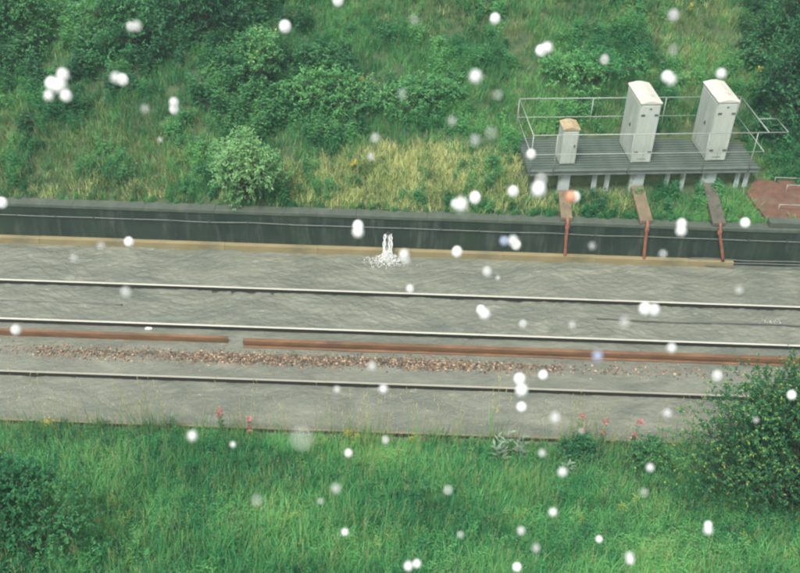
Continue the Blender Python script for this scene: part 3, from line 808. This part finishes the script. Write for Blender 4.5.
def f_weed(x, y, px, py):
    if excl(x,y): return (0,0)
    k = (1 - 0.60*w_straw(px,py) - 0.7*w_olive(px,py))*sm(-0.15, 0.35, nz(x,y,0.7,8))
    return (k, random.uniform(0.7,1.2))
def f_dark(x, y, px, py):
    if excl(x,y): return (0,0)
    return (w_dark(px,py)*(0.8+0.8*nz(x,y,0.9,12)), random.uniform(0.9,1.5))
random.seed(5)
for nm, cl, n_, fn, lab in (
    ('green_grass', C_green, 24000, f_green, 'short green grass covering the far bank'),
    ('straw_grass', C_straw, 30000, f_straw, 'straw yellow dry grass above the wall on the far bank'),
    ('olive_grass', C_olive, 15000, f_olive, 'brownish olive grass in patches on the far bank'),
    ('leafy_weeds', C_weed, 9500, f_weed, 'mixed green leafy weeds on the far bank'),
    ('dark_undergrowth', C_dark, 5500, f_dark, 'dark green undergrowth on the upper far bank')):
    p_, s_ = sample(n_, FB0, 33.5, fn, 15)
    scatter(nm, cl, p_, s_, lab)

# near bank
def n_green(x, y, px, py):
    return (0.85 - 0.25*blob(px,py,740,500,120,110), 0.78*(0.6+0.4*sm(TOE_Y, TOE_Y-0.9, y)))
def n_tall(x, y, px, py):
    return (0.45+0.5*nz(x,y,0.9,2)+0.25*sm(520,420,py), 0.62*(0.75+0.25*sm(TOE_Y, TOE_Y-0.8, y))*(1+0.6*nz(x,y,0.7,71)))
def n_edge(x, y, px, py):
    return (0.8*sm(TOE_Y-1.1, TOE_Y-0.2, y)*max(0.12, 0.5+1.5*nz(x,y,0.9,61)), random.uniform(0.6,1.5))
def n_stem(x, y, px, py):
    return (0.10+0.5*max(0,nz(x,y,0.8,31)) + 0.5*blob(px,py,330,470,230,50)*max(0,0.3+nz(x,y,1.6,33)), 0.72)
def n_weed(x, y, px, py):
    return (sm(-0.2,0.3,nz(x,y,0.8,40))*0.8*sm(TOE_Y, TOE_Y-0.5, y)+0.3*sm(480,540,py), random.uniform(0.5,0.85))
def n_yel(x, y, px, py):
    return (0.5*max(0,nz(x,y,0.7,50)+0.1), 0.8)
def n_dark(x, y, px, py):
    return (0.9*blob(px,py,640,500,120,90)+0.7*blob(px,py,60,500,160,110)+0.25*max(0,nz(x,y,0.9,55)), 0.6)
random.seed(6)
for nm, cl, n_, fn, lab in (
    ('near_grass', C_lush, 12000, n_green, 'lush green grass on the near bank'),
    ('edge_stems', C_edge, 9500, n_edge, 'thin upright grass stems standing along the near water edge'),
    ('tall_grass', C_tall, 6500, n_tall, 'tall upright grass along the near water edge and bank'),
    ('dry_stems', C_stem, 3000, n_stem, 'thin straw coloured seed stems above the near grass'),
    ('near_weeds', C_weed, 8500, n_weed, 'broad leaved green weeds among the near grass'),
    ('yellow_green_weeds', C_yel, 2600, n_yel, 'yellowish green weeds in the near grass'),
    ('dark_weeds', C_dark, 2600, n_dark, 'dark green weeds round the near bushes')):
    p_, s_ = sample(n_, 8.6, TOE_Y+0.06, fn, 9)
    scatter(nm, cl, p_, s_, lab)
# tufts growing over the coping at the right
def c_pos(x, y, px, py): return (0.8 if (530 < px < 762) else 0.12, 0.45)
p_, s_ = sample(900, WALL_Y+0.25, WALL_Y+0.42, c_pos, 13)
scatter('coping_weeds', C_weed, p_, s_, 'small green weeds hanging over the wall coping')

# ------------------------------------------------------------------ shrubs
def shrub(name, base, rx, ry, h, nleaf, L, mats, label, cat='bush', lumps=16, seed=1, wt=(0.7,0.3), group=None, lean=(0,0), aspect=0.5):
    random.seed(seed)
    root = empty(name, base, 0, label, cat, group)
    cs = []
    for k in range(lumps):
        a = random.uniform(0,6.28); r = math.sqrt(random.random())*0.78; zz = random.uniform(0.2,1.0)
        rad = random.uniform(0.24,0.42)*(1.1-0.45*zz)
        rr_ = r*(1.0-0.55*zz**2)
        cs.append((Vector((math.cos(a)*rr_*rx+lean[0]*zz, math.sin(a)*rr_*ry+lean[1]*zz, h*(0.12+0.72*zz))), rad))
    Lf = LB(); tw = MB()
    for c, rad in cs:
        m0 = Vector((c.x*0.35+random.uniform(-.1,.1), c.y*0.35, c.z*0.5))
        tw.tube([(c.x*0.05, c.y*0.05, -0.1), m0, c], [0.028, 0.018, 0.008], 5)
        for j in range(6):
            e = c + Vector((random.gauss(0,1)*rx, random.gauss(0,1)*ry, abs(random.gauss(0,1))*h*0.7)).normalized()*rad*min(rx,ry)*1.15
            tw.tube([c*0.9, e], [0.008, 0.003], 4)
    per = nleaf//len(cs)
    for c, rad in cs:
        tone = random.uniform(-0.3,0.45)
        nspr = max(1, per//9)
        for _ in range(nspr):
            d = Vector((random.gauss(0,1), random.gauss(0,1), random.gauss(0.25,1))).normalized()
            q_ = random.random()**0.35*random.uniform(0.75,1.25)
            p = c + Vector((d.x*rad*rx*1.1, d.y*rad*ry*1.1, d.z*rad*h*0.62))*q_
            if p.z < 0.03: p.z = random.uniform(0.03,0.2)
            sd = (d + Vector((random.gauss(0,.4), random.gauss(0,.4), random.gauss(0.3,.3)))).normalized()
            sl_ = L*random.uniform(1.6,3.2)
            for k in range(9):
                pp_ = p + sd*sl_*k/9
                dd = (sd*0.6 + Vector((random.gauss(0,1), random.gauss(0,1), random.gauss(0.1,.6))).normalized()).normalized()
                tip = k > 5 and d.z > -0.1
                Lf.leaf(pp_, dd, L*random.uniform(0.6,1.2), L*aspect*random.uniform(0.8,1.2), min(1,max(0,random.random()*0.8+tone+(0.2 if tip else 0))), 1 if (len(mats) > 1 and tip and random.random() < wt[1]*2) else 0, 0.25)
    tw.build('branches', M['bark'], root, smooth=True)
    fo = bpy.data.objects.new('foliage', Lf.mesh('foliage', mats)); COL.objects.link(fo); fo.parent = root
    fo['kind'] = 'stuff'
    return root
def gb(px, py): return G(px, py)
shrub('pale_bush', gb(248, 204), 1.03, 0.85, 2.1, 9500, 0.085, [LEAFL], 'rounded pale green bush standing right behind the wall coping', lumps=26, seed=3)
shrub('bush', gb(258, 88), 0.95, 0.8, 1.7, 3600, 0.10, [LEAFM, LEAFL], 'mid green bush uphill from the pale round bush', lumps=18, seed=4, wt=(.8,.15))
shrub('bush', gb(120, 50), 1.7, 1.1, 1.7, 6500, 0.11, [LEAFM, LEAFD], 'dark bush at the top left, near the left of the bank', lumps=22, seed=5)
shrub('bush', gb(205, 35), 1.5, 1.1, 1.8, 5500, 0.11, [LEAFD, LEAFM], 'dark bush at the top, between the top left bushes and the mid green bush', lumps=20, seed=6)
shrub('bush', gb(20, 45), 1.6, 1.1, 1.9, 5500, 0.11, [LEAFM, LEAFD], 'bush in the top left corner of the bank', lumps=20, seed=7)
shrub('bush', gb(330, 110), 1.7, 1.0, 1.1, 6000, 0.09, [LEAFM, GREEN2], 'wide low green bush right of the mid green bush', lumps=24, seed=8)
shrub('bush', gb(420, 110), 1.8, 1.0, 0.9, 6000, 0.08, [LEAFM, GREEN2], 'wide low green bush above the straw coloured grass', lumps=24, seed=9)
shrub('bush', gb(590, 85), 1.9, 1.1, 0.9, 6500, 0.08, [GREEN2, LEAFM], 'low bright green bush uphill from the small cabinet', lumps=26, seed=10)
shrub('bush', gb(795, 125), 1.35, 1.3, 3.2, 9500, 0.11, [LEAFD, LEAFM], 'tall dark bush in the top right corner behind the platform', lumps=26, seed=11)
shrub('bush', gb(805, 60), 1.5, 1.3, 2.6, 6500, 0.11, [LEAFD, LEAFD], 'dark bush at the very top right, above the tall dark bush', lumps=22, seed=12)
shrub('large_bush', gb(790, 515), 2.75, 1.35, 3.8, 80000, 0.054, [LEAFD, LEAFY], 'large leafy green bush at the right edge of the near bank', lumps=125, seed=13, aspect=0.55, wt=(.8,.2))
shrub('large_bush', gb(12, 560), 1.7, 1.0, 2.1, 22000, 0.055, [LEAFM, LEAFD], 'dark dense bush in the bottom left corner of the near bank', lumps=34, seed=14, wt=(.9,.12), aspect=0.5)

shrub('leafy_clump', gb(578, 468), 0.5, 0.35, 0.85, 2600, 0.07, [LEAFD, LEAFM], 'dark leafy weed clump under the tall pink flower', 'plant', lumps=14, seed=15)
shrub('leafy_clump', gb(645, 478), 0.6, 0.4, 0.95, 3200, 0.07, [LEAFD, LEAFM], 'dark leafy weed clump left of the large bush', 'plant', lumps=14, seed=16)
# ------------------------------------------------------------------ single plants with flowers
def flower_plant(name, px, py, H, fm, label, cat, leafm=LEAFM, seed=1, nst=3, nfl=16, headw=0.03):
    random.seed(seed)
    base = G(px, py)
    if base.y > 14.0 and py > 380:          # rooted at the water's edge, tall enough to reach its place
        y = TOE_Y - random.uniform(0.02, 0.35); bx = ray(px, py).x/ray(px, py).y*y
        zz = CAM_H + ray(px, py).z/ray(px, py).y*y; best = Vector((bx, y, ground(bx, y))); H = max(0.25, zz - best.z)
    else:
        best = base
    root = empty(name, best, 0, label, cat)
    L = LB(); Fl = LB()
    for s_ in range(nst):
        ox, oy = random.gauss(0,0.03)*(s_>0), random.gauss(0,0.03)*(s_>0); h = H*(1 if s_==0 else random.uniform(0.6,0.85))
        L.blade((ox,oy,0), random.uniform(0,6.28), h, 0.014, 0.4, 0, 3, 0.12)
        L.blade((ox,oy,0), random.uniform(0,6.28), h, 0.014, 0.4, 0, 3, 0.12)
        for k in range(18):
            u_ = k/18*0.8+0.05; ph = k*2.4
            L.leaf((ox, oy, h*u_), (math.cos(ph), math.sin(ph), 0.5), 0.12*(1.1-u_*0.6), 0.03, random.random(), 0, 0.2)
        if s_ < 2:
            for k in range(nfl):
                Fl.leaf((ox+random.gauss(0,headw), oy+random.gauss(0,headw), h*0.9+random.uniform(-0.05,0.06)), (random.uniform(-1,1), random.uniform(-1,1), random.uniform(-.2,.8)), 0.06, 0.05, random.random(), 0, 0)
    for nm_, q_, mm in (('leaves', L, leafm), ('flower_head', Fl, fm)):
        if q_.v:
            o_ = bpy.data.objects.new(nm_, q_.mesh(nm_, [mm])); COL.objects.link(o_); o_.parent = root
            o_['kind'] = 'stuff'
    return root
flower_plant('pink_willowherb', 220, 409, 0.75, PINK, 'pink flowering weed, leftmost along the near water edge', 'flower', seed=1)
flower_plant('pink_willowherb', 248, 417, 0.70, PINK, 'pink flowering weed just right of the leftmost pink one', 'flower', seed=2)
flower_plant('pink_willowherb', 424, 438, 0.60, PINK, 'pink flowering weed at the middle of the near water edge', 'flower', seed=3)
flower_plant('pink_willowherb', 583, 412, 0.95, PINK, 'tall pink flowering weed on the dark leafy clump', 'flower', seed=4, nst=5)
flower_plant('pink_willowherb', 606, 418, 0.80, PINK, 'smaller pink flowering weed right of the tall pink one', 'flower', seed=5)
flower_plant('pink_willowherb', 640, 419, 0.80, PINK, 'pink flowering weed beside the large right hand bush', 'flower', seed=6)
flower_plant('orange_flower', 412, 446, 0.5, YELLOW, 'small orange yellow flower left of the middle pink weed', 'flower', seed=7)
flower_plant('yellow_flower', 48, 422, 0.7, YELLOW, 'flat yellow flower head at the far left water edge', 'flower', seed=8, headw=0.06)
flower_plant('yellow_flower', 349, 431, 0.8, YELLOW, 'taller yellow flower near the middle of the water edge', 'flower', seed=9)
flower_plant('yellow_flower', 357, 436, 0.7, YELLOW, 'yellow flower just right of the taller yellow one', 'flower', seed=10)
flower_plant('yellow_flower', 689, 18, 0.4, YELLOW, 'orange yellow flower at the top of the far bank', 'flower', seed=15)
flower_plant('yellow_flower', 757, 81, 0.4, YELLOW, 'orange yellow flower above the right tall cabinet', 'flower', seed=16)
flower_plant('yellow_flower', 361, 92, 0.4, YELLOW, 'yellow flower in the low green bushes of the far bank', 'flower', seed=17)
flower_plant('yellow_flower', 354, 174, 0.35, YELLOW, 'yellow flower in the straw coloured grass', 'flower', seed=18)

def pale_weed(px, py, H, label, seed):
    random.seed(seed); base = G(px, py)
    root = empty('pale_leaved_weed', base, 0, label, 'plant', 'pale grey green weeds on the near bank')
    st = MB(); lv = LB()
    for s_ in range(3):
        la = random.uniform(0,6.28); tipx, tipy = math.cos(la)*0.22*H, math.sin(la)*0.22*H
        pts = [(tipx*t_*t_, tipy*t_*t_, H*t_*(1 if s_ == 0 else 0.8)) for t_ in (0,0.35,0.7,1)]
        st.tube(pts, [0.012,0.010,0.007,0.004], 5)
        for k in range(14):
            t_ = 0.25+0.75*k/13; p = (tipx*t_*t_, tipy*t_*t_, H*t_*(1 if s_ == 0 else 0.8)); ph = k*2.4+s_
            lv.leaf(p, (math.cos(ph), math.sin(ph), 0.75), 0.27*(1.15-0.5*t_), 0.055, random.random(), 0, 0.15)
    st.build('stem', GREYLEAF, root, smooth=True)
    o_ = bpy.data.objects.new('leaves', lv.mesh('leaves', [GREYLEAF])); COL.objects.link(o_); o_.parent = root; o_['kind'] = 'stuff'
pale_weed(500, 468, 0.85, 'pale grey green leafy weed at the middle of the near bank', 1)
pale_weed(520, 464, 0.6, 'smaller pale leafy weed close right of the big pale one', 4)
pale_weed(170, 436, 0.65, 'pale grey green weed leaning over the water edge at left', 2)
pale_weed(566, 482, 0.4, 'low pale leaved weed below the tall pink flower', 3)

# ------------------------------------------------------------------ raindrops in the air
D = [ # px, py, radius px, opacity, where
(52,84,6.5,1,'left one of the bright cluster at the upper left'),(63,75,6,1,'top one of the bright cluster at the upper left'),
(49,96,4.5,1,'bottom left one of the bright cluster at the upper left'),(66,96,5.5,1,'bottom right one of the bright cluster at the upper left'),
(59,86,7,1,'middle of the bright cluster at the upper left'),
(116,78,4.8,.7,'left one of the pair right of the bright cluster'),(122.5,80,5.5,1,'right one of the pair right of the bright cluster'),
(131,27,4.5,.45,'left half of the faint pair over the top left bushes'),(137,26.5,4.5,.45,'right half of the faint pair over the top left bushes'),
(174,103,4.6,.75,'upper one of two over the far bank left of the pale bush'),(174,109.5,4.6,.8,'lower one of two over the far bank left of the pale bush'),
(285,27,5.8,1,'alone over the top of the far bank, above the pale bush'),(338,1,5.2,.9,'at the very top edge'),
(495,19,5.3,.9,'near the top edge, right of the middle'),(475.5,77,5.6,1,'over the green bank above the straw grass'),
(541,51,5.6,1,'left one of the pair above the platform\'s left end'),(547,48,5.2,.85,'right one of the pair above the platform\'s left end'),
(667,77,5.6,1,'left one of two just right of the middle tall cabinet top'),(671,80,5,.7,'right one of two just right of the middle tall cabinet top'),
(721,74,4.8,.85,'right above the roof of the right tall cabinet'),(673.5,15.5,5.5,.4,'faint, near the top edge above the cabinets'),
(604.5,60,4.4,.35,'faint, up and left of the middle cabinet'),(673,50,5,.16,'very faint, above the gap between the tall cabinets'),
(375,138,4.5,.25,'faint, over the green bank above the straw patch left part'),(402,94,5,.18,'very faint, over the low green bushes'),
(452,121,4.2,.28,'faint, over the green bank near the middle'),(475,140,5,.25,'faint, at the upper edge of the straw grass'),
(491,133,6,.18,'wide and very faint, at the upper edge of the straw grass'),(498,95,5,.14,'barely visible, left of the platform'),
(371,157,4,.2,'small and faint, over the left straw grass'),(145,109,4,.22,'small and faint, over the left of the far bank'),
(160,140,2.2,.4,'tiny, over the left of the far bank'),(414.5,20,4.5,.14,'barely visible, at the top middle'),
(2,203,5.2,1,'at the left edge on the wall coping'),(129,242,4.6,1,'in front of the ochre kerb at left'),
(101,246,3.8,.25,'small and faint, left of the bright one on the kerb'),(74,258,4,.3,'small and faint, over the far left water'),
(126,292,5,.35,'faint, on the farthest rail at left'),(16,330,4.8,.8,'in front of the left conductor rail'),
(358,226,5.2,1,'upper one of two in front of the wall left of the spout'),(358,232,5.4,1,'lower one of two in front of the wall left of the spout'),
(455,204,4.5,.6,'dim left neighbour of the big bright drop in the straw grass'),(461,205,6.4,1,'big, lower left one of the bright two in the straw grass'),
(475,198,5.8,1,'upper right one of the bright two in the straw grass'),(513,191.5,5.4,.75,'left of the very bright drop below the platform corner'),
(538.5,189.5,7,1,'biggest and brightest, below the platform\'s left corner'),(531,154.5,4.8,.85,'at the platform\'s left end rail'),
(541,180,6.5,.25,'faint, just above the biggest bright drop'),
(575,197,5.2,.75,'beside the orange drop under the small cabinet'),
(457,252,5.2,1,'on the ochre kerb right of the spout'),(504,241,4.4,.45,'left, bluish one of the trio in front of the wall'),
(513,241,5,.75,'upper one of the trio in front of the wall'),(516,245,4.8,.95,'lower right one of the trio in front of the wall'),
(404,255,4.8,.85,'on the kerb just right of the spout'),(406,261,3.6,.5,'dim, hanging under the drop right of the spout'),
(487,271.5,4.8,.5,'over the water behind the farthest rail'),(498,278,1.8,.6,'tiny, over the water behind the farthest rail'),
(410,289,4.2,.65,'on the farthest rail near the middle'),(481,310,4.8,1,'left one of two between the far rails'),
(484.5,314,5,.95,'right one of two between the far rails'),(523,324,4.2,.4,'faint, between the far rails, right of the bright two'),
(645,309,6,1,'left one of the wide pair between the far rails'),(654,310,5.8,.75,'right one of the wide pair between the far rails'),
(624.5,322,4.6,.4,'faint, on the second rail right part'),(572,325,4,.25,'faint, between the far rails below the pair'),
(681.5,224,4.8,.85,'upper one of two in front of the wall between the pipes'),(681,231,5,.9,'lower one of two in front of the wall between the pipes'),
(745,223,4.8,1,'on the wall coping near the right'),(663,254,4.2,.3,'faint, low on the wall between the right pipes'),
(592,246,3.6,.22,'faint, on the wall right of the left pipe'),(739,290,3,.5,'small, over the water near the right edge'),
(671.5,348,4.3,.9,'on the conductor rail left of the large bush'),(597.5,356,4.8,.65,'bluish, on the conductor rail right of the middle'),
(372,366,4.6,.4,'faint, on the ballast strip'),(383.5,389,4.2,.75,'just below the third rail near the middle'),
(337,389.5,2.4,.95,'tiny and bright, below the third rail'),(519.5,379,5.6,1,'top one of the bright vertical trio over the third rail'),
(521.5,390,6,1,'middle one of the bright vertical trio'),(521.5,407,4.8,1,'bottom one of the bright vertical trio'),
(543,375,4.8,.85,'right of the bright vertical trio'),(555,418,4.8,.6,'over the near track right of the trio'),
(717,376,5.4,.5,'faint, over the top of the large bush'),(791.5,395,4.4,1,'over the large bush near the right edge'),
(667,413,4,.55,'at the left side of the large bush'),(756,420,3,.3,'small and faint, inside the large bush'),
(192.5,436,4.4,1,'over the near grass at left'),(233,444.5,2.5,1,'tiny, over the near grass at left'),
(348.5,453,3.8,.85,'below the yellow flowers'),(336,488.5,4,.5,'dim, in the middle of the near grass'),
(320.5,501,3,.25,'small and faint, in the middle of the near grass'),(345,532,3.5,.95,'low in the near grass, left of the middle'),
(385.5,440,3.8,.4,'dim, at the grass edge right of the yellow flowers'),(301.5,438,12.5,.16,'very large and very faint, at the near grass edge'),
(542,453,4,.4,'dim, at the grass edge near the pale weeds'),(562.5,472,4.6,.65,'over the low pale weed'),
(553,512,3.9,.85,'in the near grass right of the middle'),(599,539,3.4,.95,'in the near grass, lower right'),
(408.5,566,4.4,1,'left one of the pair at the bottom edge'),(417,563.5,4.2,.9,'right one of the pair at the bottom edge'),
(517,567,4.4,1,'at the bottom edge right of the middle'),(536,548,3.8,.4,'dim, above the bottom edge right of the middle'),
(521,530.5,4,.45,'dim, low in the near grass right of the middle'),(629.5,556,3.8,.7,'upper one of two at the lower right'),
(630,560,4,.95,'lower one of two at the lower right'),(708,525,4.2,.75,'upper one of two below the large bush'),
(708,530,4.2,.85,'lower one of two below the large bush'),(650,467.5,3.8,.6,'at the lower left of the large bush'),
(644,492,3.6,.25,'faint, left of the large bush foot'),(448,490,5,.3,'faint, in the near grass near the middle'),
(460.5,534.5,3.5,.3,'faint, low in the near grass'),(257,500,6,.14,'barely visible, in the near grass at left'),
(581,431,1.8,.9,'tiny and bright, under the tall pink flower'),
]
dm = {}
bm = bmesh.new(); bmesh.ops.create_icosphere(bm, subdivisions=3, radius=1.0)
for v_ in bm.verts:
    if v_.co.z > 0: v_.co.z *= 1.12
base_me = bpy.data.meshes.new('raindrop'); bm.to_mesh(base_me); bm.free()
base_me.polygons.foreach_set('use_smooth', [True]*len(base_me.polygons))
random.seed(44)
def add_drop(px, py, rp, al, where, col=None):
    key = (round(al*8)/8 if al < 1 else 1, col)
    if key not in dm:
        me = base_me.copy(); me.materials.append(drop_mat('raindrop_water', max(0.1, key[0]), col or (0.93,0.95,0.95))); dm[key] = me
    d = random.uniform(0.75, 2.2); 
    rd = ray(px, py); loc_ = Vector((0,0,CAM_H)) + rd*(d/rd.dot(FWD))
    o_ = bpy.data.objects.new('raindrop', dm[key]); COL.objects.link(o_)
    r_ = rp*d/FPX*1.04; o_.location = loc_; o_.scale = (r_*random.uniform(.95,1.02), r_*random.uniform(.95,1.02), r_*random.uniform(.98,1.1))
    tone = 'bright white' if al >= .8 else ('pale' if al >= .45 else 'faint')
    if where.split(',')[0].split(' ')[0] in ('faint','dim','very','barely','biggest','bluish','orange','tiny','small','wide','big'): tone = ''
    tag(o_, (tone + ' raindrop ' + where).strip()[0:].replace('  ', ' ') if tone else 'raindrop, ' + where, 'raindrop', 'raindrops falling in the air before the railway')
for row in D: 
    add_drop(*row, col=((0.62,0.72,0.95) if 'bluish' in row[4] else None))
add_drop(570.5, 197, 5.4, 1, 'orange, under the small cabinet', (0.82,0.48,0.32))

# ------------------------------------------------------------------ rain mist, a teal veil added to lift the dark tones
t = MB(); t.box(-200, 200, -110, 170, -1.6, 19.5)
hz = t.build('haze', None); hz.data.materials.clear()
q = bpy.data.materials.new('rain_mist_veil'); q.use_nodes = True; n = q.node_tree; n.nodes.clear()
o_ = n.nodes.new('ShaderNodeOutputMaterial'); v_ = n.nodes.new('ShaderNodeVolumePrincipled')
v_.inputs['Color'].default_value = (0.66,0.95,0.92,1); v_.inputs['Density'].default_value = 0.0022; v_.inputs['Anisotropy'].default_value = 0.2
n.links.new(v_.outputs[0], o_.inputs['Volume']); hz.data.materials.append(q)
tag(hz, 'thin grey green rain mist added to lift the dark tones over the cutting', kind='stuff')
